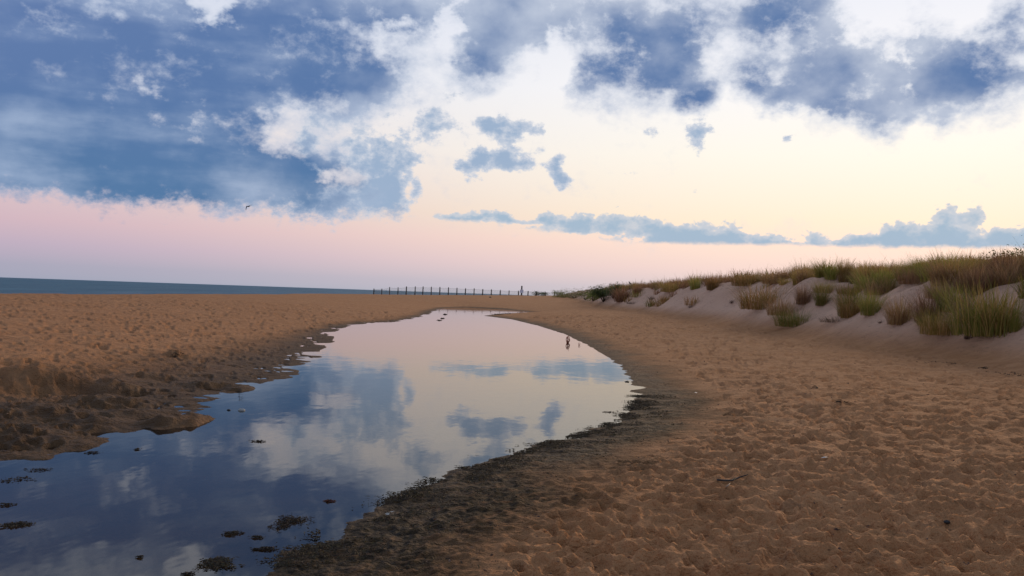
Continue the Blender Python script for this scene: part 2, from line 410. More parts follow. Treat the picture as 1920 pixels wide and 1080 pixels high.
for i, (px, py, w, h) in enumerate([(335,776,.42,.17), (375,768,.25,.09), (120,718,.55,.22), (30,722,.6,.26), (215,722,.4,.15), (330,668,.26,.17), (205,745,.5,.12),
                     (380,712,.3,.1), (70,765,.6,.14), (160,780,.5,.1), (285,700,.35,.1), (40,690,.5,.1), (445,715,.3,.06), (250,760,.4,.1), (20,800,.5,.1), (110,810,.5,.08)]):
    x, y = on_level(px, py, .12)
    stamp(x, y, w, w*.9, rng.random()*3, heap(h, i*3.7))
    stamp(x+w*1.0, y-w*1.1, w*.6, w*.6, 0, lambda q, u, v, h=h: -h*.35*np.exp(-(q*1.1)**2))
# grown-over swash step on the right beach
Z += .04*RIGHT*sstep(2.45, 2.6, D+.35*perlin(X/2., Y/2., 34))*sstep(22, 16, Y)*sstep(9, 12, Y)

nr, na = shape
idx = np.arange(nr*na).reshape(nr, na)
q = np.stack([idx[:-1, :-1], idx[:-1, 1:], idx[1:, 1:], idx[1:, :-1]], -1).reshape(-1, 4)[:, ::-1]
V = np.stack([X, Y, Z], -1).reshape(-1, 3)
beach_me = mesh_np('beach', V, q)
wetn = .5*perlin(X/1.3, Y/1.3, 35)+.3*perlin(X/.4, Y/.4, 36)
WET = np.clip(sstep(1.55, .1, (D+.6*wetn)/(1+2.6*left*sstep(42, 5, Y))-.1*left), 0, 1)
WET = WET*(1-.45*sstep(-.15, -1.0, D))
attr(beach_me, 'wet', WET)
attr(beach_me, 'weed', weedm)
attr(beach_me, 'face', FACE)
attr(beach_me, 'rightbank', RIGHT)

sm = Mat('sand')
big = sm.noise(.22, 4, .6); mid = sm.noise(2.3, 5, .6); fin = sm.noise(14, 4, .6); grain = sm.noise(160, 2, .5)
c = sm.mix(sm.mr(mid, .3, .7), (.365, .166, .068, 1), (.500, .245, .108, 1))
c = sm.mix(sm.mr(big, .35, .7, 0, .55), c, (.405, .178, .068, 1))
c = sm.mix(sm.mr(sm.attr('face'), .02, .35, 0, .85), c, (.70, .43, .29, 1))
speck = sm.math('MULTIPLY', sm.mr(sm.noise(4.5, 6, .7), .54, .72), .55)  # dark mottle: weed crumbs, plus shade of footprint pits painted into the sand colour
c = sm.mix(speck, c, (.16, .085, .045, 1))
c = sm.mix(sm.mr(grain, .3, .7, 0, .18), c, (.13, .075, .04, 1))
wet = sm.attr('wet')
wetc = sm.mix(sm.mr(mid, .35, .65), (.052, .028, .012, 1), (.090, .050, .022, 1))
c = sm.mix(sm.math('MULTIPLY', wet, .94), c, wetc)
weedc = sm.mix(sm.mr(fin, .35, .65), (.016, .010, .005, 1), (.070, .042, .017, 1))
c = sm.mix(sm.math('MULTIPLY', sm.attr('weed'), sm.mr(sm.noise(5.5, 5, .65), .25, .52)), c, weedc)
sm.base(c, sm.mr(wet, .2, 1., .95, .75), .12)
hgt = sm.math('ADD', sm.math('MULTIPLY', sm.noise(5.0, 5, .62), 1.0), sm.math('MULTIPLY', sm.noise(38, 3, .6), .16))
sm.bump(hgt, 1.0, .14)
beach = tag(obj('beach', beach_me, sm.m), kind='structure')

# deep, slow lookup for placing things on the ground
def ground_z(x, y):
    r = math.hypot(x, y); t = math.atan2(x, y)
    i = min(max(np.searchsorted(rs, r)-1, 0), nr-2); fi = (r-rs[i])/(rs[i+1]-rs[i])
    j = min(max(np.searchsorted(th, t)-1, 0), na-2); fj = (t-th[j])/(th[j+1]-th[j])
    return float((Z[i, j]*(1-fj)+Z[i, j+1]*fj)*(1-fi)+(Z[i+1, j]*(1-fj)+Z[i+1, j+1]*fj)*fi)
def hit(px, py, lo=4., hi=260.):
    d = ray(px, py); t = lo
    while t < hi:
        x, y, z = d.x*t, d.y*t, CAM_H+d.z*t
        if z <= ground_z(x, y): return x, y
        t += max(.02, t*.002)
    return None

# ------------------------------------------------------------------ water
def grid_mesh(name, x0, x1, y0, y1, nx, ny, z):
    gx, gy = np.meshgrid(np.linspace(x0, x1, nx), np.linspace(y0, y1, ny))
    ii = np.arange(nx*ny).reshape(ny, nx)
    qq = np.stack([ii[:-1, :-1], ii[:-1, 1:], ii[1:, 1:], ii[1:, :-1]], -1).reshape(-1, 4)
    return mesh_np(name, np.stack([gx.ravel(), gy.ravel(), np.full(gx.size, z)], -1), qq)
wm = Mat('pool_water')
fr = wm.n('ShaderNodeFresnel'); fr.inputs['IOR'].default_value = 1.333
gls = wm.n('ShaderNodeBsdfGlossy'); gls.inputs['Roughness'].default_value = .03
tr = wm.n('ShaderNodeBsdfTransparent'); tr.inputs['Color'].default_value = (.62, .57, .50, 1)
mp = wm.n('ShaderNodeMapping'); mp.inputs['Scale'].default_value = (1.0, .45, 1); wm.put(mp.inputs[0], wm.pos())
bp = wm.n('ShaderNodeBump'); bp.inputs['Strength'].default_value = .14; bp.inputs['Distance'].default_value = .02
wm.put(bp.inputs['Height'], wm.noise(2.2, 3, .5, mp.outputs[0]))
for nn in (fr, gls): wm.t.links.new(bp.outputs[0], nn.inputs['Normal'])
mx = wm.n('ShaderNodeMixShader'); wm.t.links.new(wm.math('POWER', fr.outputs[0], .95), mx.inputs[0]); wm.t.links.new(tr.outputs[0], mx.inputs[1]); wm.t.links.new(gls.outputs[0], mx.inputs[2])
wm.t.links.new(mx.outputs[0], wm.out.inputs['Surface'])
tag(obj('tidal_pool', grid_mesh('tidal_pool', -21, 6, 0, 112, 28, 60, 0.0), wm.m), kind='structure')

SEA_Z = -.55
se = Mat('sea_water')
mp2 = se.n('ShaderNodeMapping'); mp2.inputs['Scale'].default_value = (1.0, .2, 1); se.put(mp2.inputs[0], se.pos())
se.base(se.mix(se.mr(se.noise(.05, 4, .6, mp2.outputs[0]), .38, .62), (.022, .092, .140, 1), (.045, .130, .180, 1)), .55, .12)
mpf = se.n('ShaderNodeMapping'); mpf.inputs['Scale'].default_value = (1.0, .06, 1); se.put(mpf.inputs[0], se.pos())
sx_ = se.n('ShaderNodeSeparateXYZ'); se.put(sx_.inputs[0], se.pos())
foam = se.math('MULTIPLY', se.mr(se.noise(.30, 5, .6, mpf.outputs[0]), .56, .64), se.mr(sx_.outputs[0], -95., -45.))
fl0 = se.b.inputs['Base Color'].links[0].from_socket; se.put(se.b.inputs['Base Color'], se.mix(foam, fl0, (.42, .46, .50, 1)))
h = se.math('ADD', se.noise(.35, 5, .6, mp2.outputs[0]), se.math('MULTIPLY', se.noise(2.1, 4, .6, mp2.outputs[0]), .25))
se.bump(h, .9, 1.6)
sea_v, sea_q = [], []
ring = [0, 30, 60, 120, 250, 500, 1000, 2500, 6000, 14000, 30000]
ns = 72
for r in ring[1:]:
    for k in range(ns): sea_v.append((r*math.cos(2*math.pi*k/ns), r*math.sin(2*math.pi*k/ns), SEA_Z))
for i in range(len(ring)-2):
    for k in range(ns): sea_q.append((i*ns+k, (i+1)*ns+k, (i+1)*ns+(k+1) % ns, i*ns+(k+1) % ns))
tag(obj('sea', mesh_np('sea', sea_v, sea_q), se.m), kind='structure')

# ------------------------------------------------------------------ fence and sign at the far end
def tube(bm, pts, rad, n=6):
    rings = []
    for i, p in enumerate(pts):
        p = Vector(p); a = Vector(pts[max(i-1, 0)]); b = Vector(pts[min(i+1, len(pts)-1)])
        t = (b-a).normalized(); u = t.cross(Vector((0, 0, 1)))
        if u.length < .05: u = t.cross(Vector((1, 0, 0)))
        u.normalize(); w = t.cross(u); r = rad[i] if hasattr(rad, '__len__') else rad
        rings.append([bm.verts.new(p+u*r*math.cos(2*math.pi*k/n)+w*r*math.sin(2*math.pi*k/n)) for k in range(n)])
    for A, B in zip(rings, rings[1:]):
        for k in range(n): bm.faces.new((A[k], A[(k+1) % n], B[(k+1) % n], B[k]))
    bm.faces.new(rings[0][::-1]); bm.faces.new(rings[-1])
def bm_obj(name, bm, m, parent=None, loc=None, smooth=True):
    bmesh.ops.recalc_face_normals(bm, faces=bm.faces)
    me = bpy.data.meshes.new(name); bm.to_mesh(me); bm.free()
    for p in me.polygons: p.use_smooth = smooth
    return obj(name, me, m, parent, loc)
def box(bm, c, s):
    r = bmesh.ops.create_cube(bm, size=1.0)
    for v in r['verts']: v.co = Vector((v.co.x*s[0]+c[0], v.co.y*s[1]+c[1], v.co.z*s[2]+c[2]))
wood = Mat('weathered_wood'); wood.base(wood.mix(wood.noise(9, 4), (.030, .026, .024, 1), (.075, .062, .052, 1)), .85); wood.bump(wood.noise(30, 4), .4, .01)
netm = Mat('fence_net'); netm.base(netm.mix(netm.noise(3, 2), (.10, .105, .09, 1), (.16, .155, .13, 1)), .8)
FY = 220.0
tops = [(701,541),(716,541),(731,538),(746.5,538.5),(762,537),(778.5,537),(793,537),(809,537.5),(825,538),(841,538.5),(857,539.5),(872.5,540.5),(889,540.5),(905,542),
        (921.5,542.5),(938,543.5),(954.5,544.5),(972.5,545),(990,545.5),(1006,546),(1023,547),(1039.5,548)]
fence = bpy.data.objects.new('beach_fence', None); col.objects.link(fence)
fx0 = ray(870, 550).x/ray(870, 550).y*FY
fence.location = (fx0, FY, ground_z(fx0, FY))
tag(fence, 'long wooden post fence with thin netting across the far end of the beach', 'fence')
fl = Vector(fence.location); pts = []
for px, py in tops:
    d = ray(px, py); t = FY/d.y; x, zt = d.x*t, CAM_H+d.z*t
    zg = ground_z(x, FY); pts.append((x, zg, zt))
    bm = bmesh.new(); lean = rng.gauss(0, .03); r = rng.uniform(.105, .14)
    pp = []; n = 5
    for i in range(n+1):
        f = i/n; z = zg-.3+(zt-zg+.3)*f
        pp.append((x+lean*f-fl.x, rng.gauss(0, .006), z-fl.z))
    tube(bm, pp, [r*rng.uniform(1.0, 1.12)]+[r*rng.uniform(.93, 1.04) for _ in range(n-1)]+[r*.82], 8)
    bm_obj('post', bm, wood.m, fence)
for (xa, ga, ta), (xb, gb, tb) in zip(pts, pts[1:]):
    bm = bmesh.new(); rows = 8
    for i in range(rows):
        f = .06+.80*i/(rows-1); sag = .03*(i/(rows-1))
        P0 = [(xa+(xb-xa)*s-fl.x, .13, ga+(gb-ga)*s+f*((ta-ga)+((tb-gb)-(ta-ga))*s)-sag*4*s*(1-s)-fl.z) for s in (0, .25, .5, .75, 1)]
        tube(bm, P0, .02 if i == rows-1 else .010, 4)
    for i in range(1, 9):
        s = i/9; g = ga+(gb-ga)*s; hh = (ta-ga)+((tb-gb)-(ta-ga))*s
        tube(bm, [(xa+(xb-xa)*s-fl.x, .13, g+.06*hh-fl.z), (xa+(xb-xa)*s-fl.x, .13, g+.84*hh-fl.z)], .008, 4)
    bm_obj('net_panel', bm, netm.m, fence)
# sign on a stout dark post, just in front of the fence
SY = 217.5
d = ray(978.5, 536); x = d.x/d.y*SY; zt = CAM_H+d.z/d.y*SY; zg = ground_z(x, SY)
sgn = bpy.data.objects.new('beach_sign', None); col.objects.link(sgn); sgn.location = (x, SY, zg)
tag(sgn, 'white notice board on a thick dark post standing in front of the far fence', 'sign')
bm = bmesh.new(); hh = zt-zg
box(bm, (0, 0, hh/2-.2), (.34, .3, hh+.4)); bmesh.ops.bevel(bm, geom=bm.edges[:], offset=.02, segments=1)
bm_obj('post', bm, wood.m, sgn, smooth=False)
bm = bmesh.new(); box(bm, (0, 0, 0), (.85, .04, .75)); bmesh.ops.bevel(bm, geom=bm.edges[:], offset=.008, segments=1)
brd = Mat('sign_board_paint'); brd.base(brd.mix(brd.noise(6, 4), (.60, .62, .70, 1), (.72, .73, .78, 1)), .6)
board = bm_obj('notice_board', bm, brd.m, sgn, (0, -.173, hh-(543-536)/F*SY-.40), False)
for sx in (-.06, .06):
    bm = bmesh.new(); tube(bm, [(sx, -.018, .25), (sx, -.03, .25)], .02, 6)
    bm_obj('bolt', bm, wood.m, board)

# ------------------------------------------------------------------ dune grass
def blades(seed, n, rad, hgt, spread, width=.014, droop=.5, segs=4, lean=(0, 0)):
    r = np.random.default_rng(seed)
    vs, qs = [], []
    for i in range(n):
        a = r.random()*6.283; q = rad*math.sqrt(r.random())
        bx, by = q*math.cos(a), q*math.sin(a)
        oa = a+r.normal(0, .7); h_ = hgt*(.4+.6*r.random()**.8)*(1.35 if r.random() < .07 else 1); out = spread*h_*(.15+.85*r.random())*(.4+q/rad*.8)
        w = width*(.7+.6*r.random()); sx, sy = -math.sin(oa), math.cos(oa)
        dr_ = droop*r.random()**1.6*h_
        b0 = len(vs)
        for s in range(segs+1):
            f = s/segs
            ox = bx+math.cos(oa)*out*f**1.6+lean[0]*h_*f*f; oy = by+math.sin(oa)*out*f**1.6+lean[1]*h_*f*f
            oz = h_*(f-.06)-dr_*f**3
            ww = w*(1-f)**.6*.5+.0012
            vs.append((ox-sx*ww, oy-sy*ww, oz)); vs.append((ox+sx*ww, oy+sy*ww, oz))
        for s in range(segs):
            qs.append((b0+2*s, b0+2*s+1, b0+2*s+3, b0+2*s+2))
    return np.array(vs), np.array(qs)
def grass_mat(name, cols):
    g = Mat(name)
    rp = g.n('ShaderNodeValToRGB'); rp.color_ramp.interpolation = 'LINEAR'
    ge = g.n('ShaderNodeNewGeometry'); g.t.links.new(ge.outputs['Random Per Island'], rp.inputs[0])
    e = rp.color_ramp.elements
    while len(e) < len(cols): e.new(.5)
    for i, c_ in enumerate(cols): e[i].position = i/(len(cols)-1); e[i].color = (*c_, 1)
    oi = g.n('ShaderNodeObjectInfo')
    hv = g.n('ShaderNodeHueSaturation'); g.t.links.new(rp.outputs[0], hv.inputs['Color'])
    g.put(hv.inputs['Value'], g.mr(oi.outputs['Random'], 0, 1, 1.7, 2.9)); g.put(hv.inputs['Hue'], g.mr(oi.outputs['Random'], 0, 1, .485, .51))
    g.base(hv.outputs[0], .7, .25)
    tl = g.n('ShaderNodeBsdfTranslucent'); g.t.links.new(hv.outputs[0], tl.inputs['Color'])
    m_ = g.n('ShaderNodeMixShader'); m_.inputs[0].default_value = .42
    g.t.links.new(g.b.outputs[0], m_.inputs[1]); g.t.links.new(tl.outputs[0], m_.inputs[2]); g.t.links.new(m_.outputs[0], g.out.inputs['Surface'])
    return g.m
G_GREEN = grass_mat('grass_green', [(.070,.066,.012), (.115,.108,.018), (.085,.092,.018), (.16,.125,.030), (.22,.140,.055)])
G_OLIVE = grass_mat('grass_olive', [(.095,.070,.016), (.155,.110,.024), (.115,.072,.022), (.20,.120,.042), (.26,.155,.070)])
G_BROWN = grass_mat('grass_brown', [(.10,.055,.024), (.16,.085,.040), (.075,.042,.020), (.20,.115,.062), (.125,.085,.024)])
G_DEAD = grass_mat('grass_dead', [(.045,.028,.018), (.085,.055,.036), (.030,.020,.014), (.11,.07,.045)])
def tussock_mesh(name, seed, mat, **kw):
    v, q_ = blades(seed, **kw); me = mesh_np(name, v, q_, False); me.materials.append(mat); return me
TM = {}
for kind, mat in (('green', G_GREEN), ('olive', G_OLIVE), ('brown', G_BROWN)):
    for s in range(3):
        TM[kind, s] = tussock_mesh('tussock_'+kind, 40+s+len(TM)*5, mat, n=420, rad=.30, hgt=1.0, spread=.75, width=.010, droop=.55)
    TM[kind, 'wide'] = tussock_mesh('tussock_'+kind, 90+len(TM), mat, n=560, rad=.55, hgt=.85, spread=.95, width=.010, droop=.75)
TM['dead', 0] = tussock_mesh('tussock_dead', 131, G_DEAD, n=90, rad=.2, hgt=.6, spread=1.3, width=.014, droop=1.0, lean=(-.5, -.3))
TM['dead', 'wide'] = tussock_mesh('tussock_dead', 137, G_DEAD, n=130, rad=.5, hgt=.5, spread=1.2, width=.013, droop=1.1, lean=(-.6, -.2))

def tussock(px, py, hpx, kind, var, label, wide=1.0, group=None, name='beachgrass_tussock'):
    p = hit(px, py)
    if p is None: return None
    s = hpx/F*math.hypot(*p)/(.95 if var != 'wide' else .78)
    o = obj(name, TM[kind, var], None, None, (p[0], p[1], ground_z(*p)))
    o.scale = (s*wide, s*wide, s); o.rotation_euler = (0, 0, rng.random()*6.28)
    return tag(o, label, 'grass', group)
NAMED = [
 (1166,565,36,'brown',1,'bushy brown-green tussock right of the dark shrub at the low end of the dune',1.2),
 (1194,551,22,'brown',0,'spiky tussock right of the perched bird on the dune',1.1),
 (1262,547,26,'olive','wide','low rounded yellow-green tussock at the left end of the crest grass',1.3),
 (1303,542,30,'green',0,'dark upright tussock sticking up from the crest, left of a paler one',.9),
 (1336,543,33,'olive',1,'feathery tan-topped tussock on the crest beside a darker upright one',1.0),
 (1400,536,30,'olive','wide','broad olive tussock on the crest above the bare sand hollow',1.3),
 (1455,532,28,'brown','wide','tan feathery tussock on the crest left of the tall wispy seed stalks',1.3),
 (1428,578,50,'olive','wide','large drooping olive tussock hanging over the middle of the dune face',1.15),
 (1468,590,36,'brown','wide','dark brown tussock hanging just right of the large drooping olive one',1.1),
 (1485,611,36,'green','wide','dark green tussock lying lowest on the slope in the middle of the dune',1.15),
 (1505,570,40,'brown',2,'narrow brown tussock above the lowest dark green one on the slope',.9),
 (1540,572,38,'green',2,'small green tussock beside the bare sand chute on the dune face',.9),
 (1590,591,58,'green',1,'tall green tussock left of the round dense one at the grass edge',.95),
 (1632,589,50,'green',0,'round dense green tussock standing on bare sand at the grass edge',1.0),
 (1686,607,55,'brown',1,'bushy brown tussock between the round green one and the bright green one',1.1),
 (1738,603,60,'brown',0,'dark brown upright tussock at the foot of the right-hand grass',1.0),
 (1762,626,50,'olive','wide','low spreading tussock reaching farthest down the sand on the right',.95),
 (1783,582,55,'green',2,'bright green tussock in the middle of the right-hand dune grass',1.2),
 (1853,626,92,'green','wide','largest yellow-green tussock near the right edge of the picture',.85),
 (1868,624,80,'olive',2,'tall straw-topped tussock leaning behind the largest yellow-green one',.9),
 (1902,622,34,'green',0,'small thin green tussock on pale sand at the far right edge',.8),
 (1818,604,60,'brown',2,'rust-brown tussock left of the largest yellow-green one',1.1),
]
for px, py, h_, kd, vr, lb, wd in NAMED: tussock(px, py, h_, kd, vr, lb, wd)
for px, py, h_, vr, lb in [(1222,562,18,0,'dark dead grass tuft trailing down the slope at the left dune scarp'), (1245,566,20,0,'dark dead grass tuft trailing down beside another on the left scarp'),
    (1372,570,16,0,'dead grass tuft on the sand below the hollow in the crest'), (1295,577,14,0,'small lone dead tuft low on the pale dune face'),
    (1560,604,26,'wide','dark fallen grass roots spilling down the slope left of the round green tussock'), (1815,636,26,0,'sprawling dead twiggy tuft lowest on the sand at right'),
    (1650,606,12,0,'small dark dead tuft on sand right below the round green tussock'), (1185,570,14,'wide','dark fallen grass below the bushy brown-green tussock')]:
    tussock(px, py, h_, 'dead', vr, lb, 1.2, name='dead_grass_tuft')

# the rest of the growth, biggest first as single tussocks, the remainder as one mass
cand = []
for _ in range(14000):
    y = 19+ (rng.random()**1.35)*150; t0 = float(toe(np.array([y]))[0])
    s = rng.uniform(1.0, 26)
    x = t0+s
    if abs(x)/y > .63: continue
    n1_ = float(perlin(np.array([x/3.2]), np.array([y/4.0]), 41)[0])
    near = sstep(46, 33, y)
    cover = sstep(3.3+1.0*n1_, 4.5+1.0*n1_, s)
    dens = .02+.95*cover
    nearface = near*sstep(2.6+1.3*n1_, 3.4+1.3*n1_, s)
    dens = max(float(dens), float(nearface)*.85)
    if s < 4.5 and 40 < y < 75: dens *= .35
    if y > 110: dens *= .8
    if s > 12: dens *= .55
    if rng.random() < dens: cand.append((x, y, s, n1_))
kept, cells = [], {}
for x, y, s, n1_ in cand:
    gap = .42+.005*y; key = (int(x/gap), int(y/gap))
    if key in cells: continue
    cells[key] = 1; kept.append((x, y, s, n1_))
kept.sort(key=lambda c_: math.hypot(c_[0], c_[1])+max(0, c_[2]-6)*2.0)
single, rest = kept[:265], kept[265:1500]
def photo_xy(x, y, z):
    v = CM.transposed() @ Vector((x, y, z-CAM_H)); return 960+F*v.x/-v.z, 540-F*v.y/-v.z
SECT = [(1180, 'at the low far end of the dune'), (1290, 'near the perched bird end of the crest'), (1400, 'above the pale bare dune face'), (1500, 'above the large drooping olive tussock'),
        (1570, 'around the bare sand chute'), (1650, 'behind the round dense green tussock'), (1720, 'behind the bushy brown tussock'), (1790, 'around the bright green tussock'),
        (1850, 'below the flat-topped bush'), (1900, 'behind the largest yellow-green tussock'), (9999, 'at the right edge of the picture')]
def kind_of(s, n1_):
    v = n1_+rng.gauss(0, .28)
    return 'green' if v > .15 else ('olive' if v > -.2 else 'brown')
for x, y, s, n1_ in single:
    kd = kind_of(s, n1_); vr = rng.choice([0, 1, 2, 2, 'wide'])
    h_ = rng.uniform(.6, 1.1)
    gz = ground_z(x, y)
    o = obj('beachgrass_tussock', TM[kd, vr], None, None, (x, y, gz-.02))
    o.scale = (h_*rng.uniform(.9, 1.35),)*2+(h_,); o.rotation_euler = (0, 0, rng.random()*6.28)
    px = photo_xy(x, y, gz)[0]
    sect = next(t for q, t in SECT if px < q)
    row = 'front-row' if s < 4.0 else ('second-row' if s < 5.6 else ('mid-growth' if s < 8 else 'rear'))
    tag(o, '%s %s %s %s tussock %s' % ('tall' if h_ > .95 else ('short' if h_ < .74 else 'middling'), {'green': 'green', 'olive': 'yellow-olive', 'brown': 'brown'}[kd], 'spreading' if vr == 'wide' else 'upright', row, sect),
        'grass', 'beachgrass tussocks on the dune')
protos = [blades(200+i, 90, .45, .85, .75, width=.022, droop=.5, segs=3) for i in range(6)]
gv, gq, n0 = [], [], 0
gm = []
for x, y, s, n1_ in rest:
    v, q_ = protos[rng.randrange(6)]; a = rng.random()*6.28; h_ = rng.uniform(.75, 1.35)
    c_, s_ = math.cos(a), math.sin(a)
    w_ = np.stack([(v[:, 0]*c_-v[:, 1]*s_)*1.2*h_+x, (v[:, 0]*s_+v[:, 1]*c_)*1.2*h_+y, v[:, 2]*h_+ground_z(x, y)], -1)
    gv.append(w_); gq.append(q_+n0); n0 += len(v); gm.append(np.full(len(q_), {'green': 0, 'olive': 1, 'brown': 2}[kind_of(s, n1_)]))
me = mesh_np('dune_grass', np.concatenate(gv), np.concatenate(gq), False)
for m_ in (G_GREEN, G_OLIVE, G_BROWN): me.materials.append(m_)
me.polygons.foreach_set('material_index', np.concatenate(gm).astype(np.int32))
tag(obj('dune_grass', me), 'mass of beachgrass covering the dune top behind the nearer tussocks', 'grass', kind='stuff')

# ------------------------------------------------------------------ shrubs
LEAF = grass_mat('shrub_leaf', [(.018,.030,.010), (.030,.045,.014), (.040,.055,.016), (.024,.034,.012)])
LEAFL = grass_mat('low_leaf', [(.050,.070,.016), (.08,.09,.022), (.10,.085,.030), (.06,.07,.02)])
BARK = Mat('bark'); BARK.base(BARK.mix(BARK.noise(20, 4), (.035, .024, .016, 1), (.07, .05, .035, 1)), .9)
def shrub(name, x, y, w, h_, nleaf, leaf, mat, label, flat_top=False, stems=7, seed=1):
    r = random.Random(seed); root = bpy.data.objects.new(name, None); col.objects.link(root)
    root.location = (x, y, ground_z(x, y)); tag(root, label, 'shrub')
    bm = bmesh.new(); tips = []
    for i in range(stems):
        a = r.random()*6.28; q_ = w*.5*r.uniform(.3, 1); top = h_*(r.uniform(.75, .95) if flat_top else r.uniform(.5, .95)*(1-.35*(q_/(w*.5))**2))
        p0 = Vector((r.gauss(0, .04), r.gauss(0, .04), -.1)); p3 = Vector((q_*math.cos(a), q_*math.sin(a)*.8, top))
        pm = (p0+p3)*.5+Vector((r.gauss(0, .06), r.gauss(0, .06), h_*.08))
        tube(bm, [p0, (p0+pm)/2, pm, (pm+p3)/2, p3], [.02*h_+.008, .017*h_+.006, .012*h_+.005, .009*h_, .003], 5)
        tips += [p3, (pm+p3)/2+Vector((r.gauss(0, .1), r.gauss(0, .1), 0))*w]
    bm_obj('stem', bm, BARK.m, root)
    vs, qs = [], []
    for i in range(nleaf):
        t = r.choice(tips); sp = .13*w if not flat_top else .16*w
        c_ = t+Vector((r.gauss(0, sp), r.gauss(0, sp), -abs(r.gauss(0, sp*.35)) if flat_top else r.gauss(0, sp*.7)))
        if c_.z < .03: c_.z = .03+abs(r.gauss(0, .08))
        u = Vector((r.gauss(0, 1), r.gauss(0, 1), r.gauss(0, .7))).normalized(); v = u.cross(Vector((r.gauss(0, 1), r.gauss(0, 1), r.gauss(0, 1)))).normalized()
        l_ = leaf*r.uniform(.6, 1.3); b0 = len(vs)
        vs += [c_-u*l_, c_+v*l_*.4, c_+u*l_, c_-v*l_*.4]; qs.append((b0, b0+1, b0+2, b0+3))
    me = mesh_np('foliage', [tuple(v) for v in vs], qs, False); me.materials.append(mat)
    obj('foliage', me, None, root); return root
def at(px, py): return hit(px, py)
p = at(1132, 566); shrub('dune_shrub', p[0], p[1], 3.0, 2.1, 2600, .09, LEAF, 'dark green shrub at the low far end of the dune', seed=3, stems=12)
p = at(1150, 560); shrub('dune_shrub', p[0], p[1], 2.2, 2.2, 1500, .09, LEAF, 'dark shrub half hidden behind the bushy brown-green tussock', seed=4, stems=9)
for i, (px, py, w, h_, lb) in enumerate([(1058,558,4.5,.8,'low green plant patch nearest the fence end'), (1078,559,4.5,1.1,'low leafy plant left of the taller one by the dark shrub'),
        (1098,562,4.0,1.6,'taller leafy plant just left of the dark green shrub'), (1112,565,3.2,1.5,'leafy plant touching the left side of the dark green shrub')]):
    p = at(px, py)
    if p: shrub('low_plant', p[0], p[1], w, h_, 1300, .10, LEAFL, lb, seed=10+i, stems=12)
# low bushes beyond the fence
for i, (px, w, h_, lb) in enumerate([(1003,2.4,1.0,'small dark bush behind the fence right of the sign'), (1018,2.2,.9,'small dark bush behind the fence end posts'), (1046,3.0,1.3,'dark bush behind the last fence post')]):
    dd = ray(px, 550); y = 225.0; x = dd.x/dd.y*y
    shrub('low_bush', x, y, w, h_, 700, .10, LEAF, lb, seed=20+i, stems=10)
# taller bushes on the dune top at the right
def top_at(px, py, dist):
    d = ray(px, py); t = dist/d.y; return d.x*t, dist, CAM_H+d.z*t
for i, (px, py, dist, w, n, ft, lb) in enumerate([(1832,491,41,1.9,3200,True,'flat-topped dark bush rising above the grass on the dune skyline'),
        (1905,479,37,2.2,6500,False,'dark green bush with reddish tips at the top right edge of the dune'), (1955,470,37,3.0,2600,False,'dark green bush beyond the right edge of the dune top')]):
    x, y, zt = top_at(px, py, dist); g = ground_z(x, y)
    shrub('dune_bush', x, y, w, max(zt-g, .7)*1.02, n, .06, LEAF, lb, ft, 34, 30+i)
RED = Mat('red_tip'); RED.base((.12, .018, .012, 1), .7)
for o in [o for o in bpy.data.objects if o.name.startswith('dune_bush') and 'reddish' in o.get('label', '')]:
    h_ = float(np.percentile([v.co.z for v in [c_ for c_ in o.children if c_.name.startswith('foliage')][0].data.vertices], 90))
    for i in range(26):
        bm = bmesh.new(); a = rng.random()*6.28; q_ = rng.random()*1.0
        b = Vector((q_*math.cos(a), q_*math.sin(a), h_*(.9-.25*q_)))
        tube(bm, [b-Vector((0, 0, .2)), b, b+Vector((.01, 0, .07)), b+Vector((.015, 0, .14))], [.006, .02, .022, .005], 5)
        bm_obj('seed_head', bm, RED.m, o)

# ------------------------------------------------------------------ seaweed
WEED = grass_mat('seaweed', [(.010,.008,.006), (.020,.013,.009), (.028,.022,.010), (.012,.010,.008)])
WEEDR = grass_mat('seaweed_red', [(.030,.012,.009), (.05,.018,.012), (.018,.009,.008)])
def weed_verts(r, x, y, z, size, thick):
    a = r.random()*6.28; l_ = size*r.uniform(.5, 1.4); w = size*r.uniform(.10, .3)
    ux, uy = math.cos(a), math.sin(a); k_ = r.uniform(-.5, .5); vs = []
    lift = thick*r.random()
    for i in range(4):
        f = i/3-.5; cx_ = x+ux*l_*f-uy*k_*l_*f*f; cy_ = y+uy*l_*f+ux*k_*l_*f*f
        zz = z+lift*(1-abs(f))+thick*.4*r.random(); ww = w*(1-(2*f)**2*.7)
        tilt = r.gauss(0, .35)*ww
        vs += [(cx_-uy*ww*.5, cy_+ux*ww*.5, zz+tilt), (cx_+uy*ww*.5, cy_-ux*ww*.5, zz-tilt)]
    return vs, [(0, 1, 3, 2), (2, 3, 5, 4), (4, 5, 7, 6)]
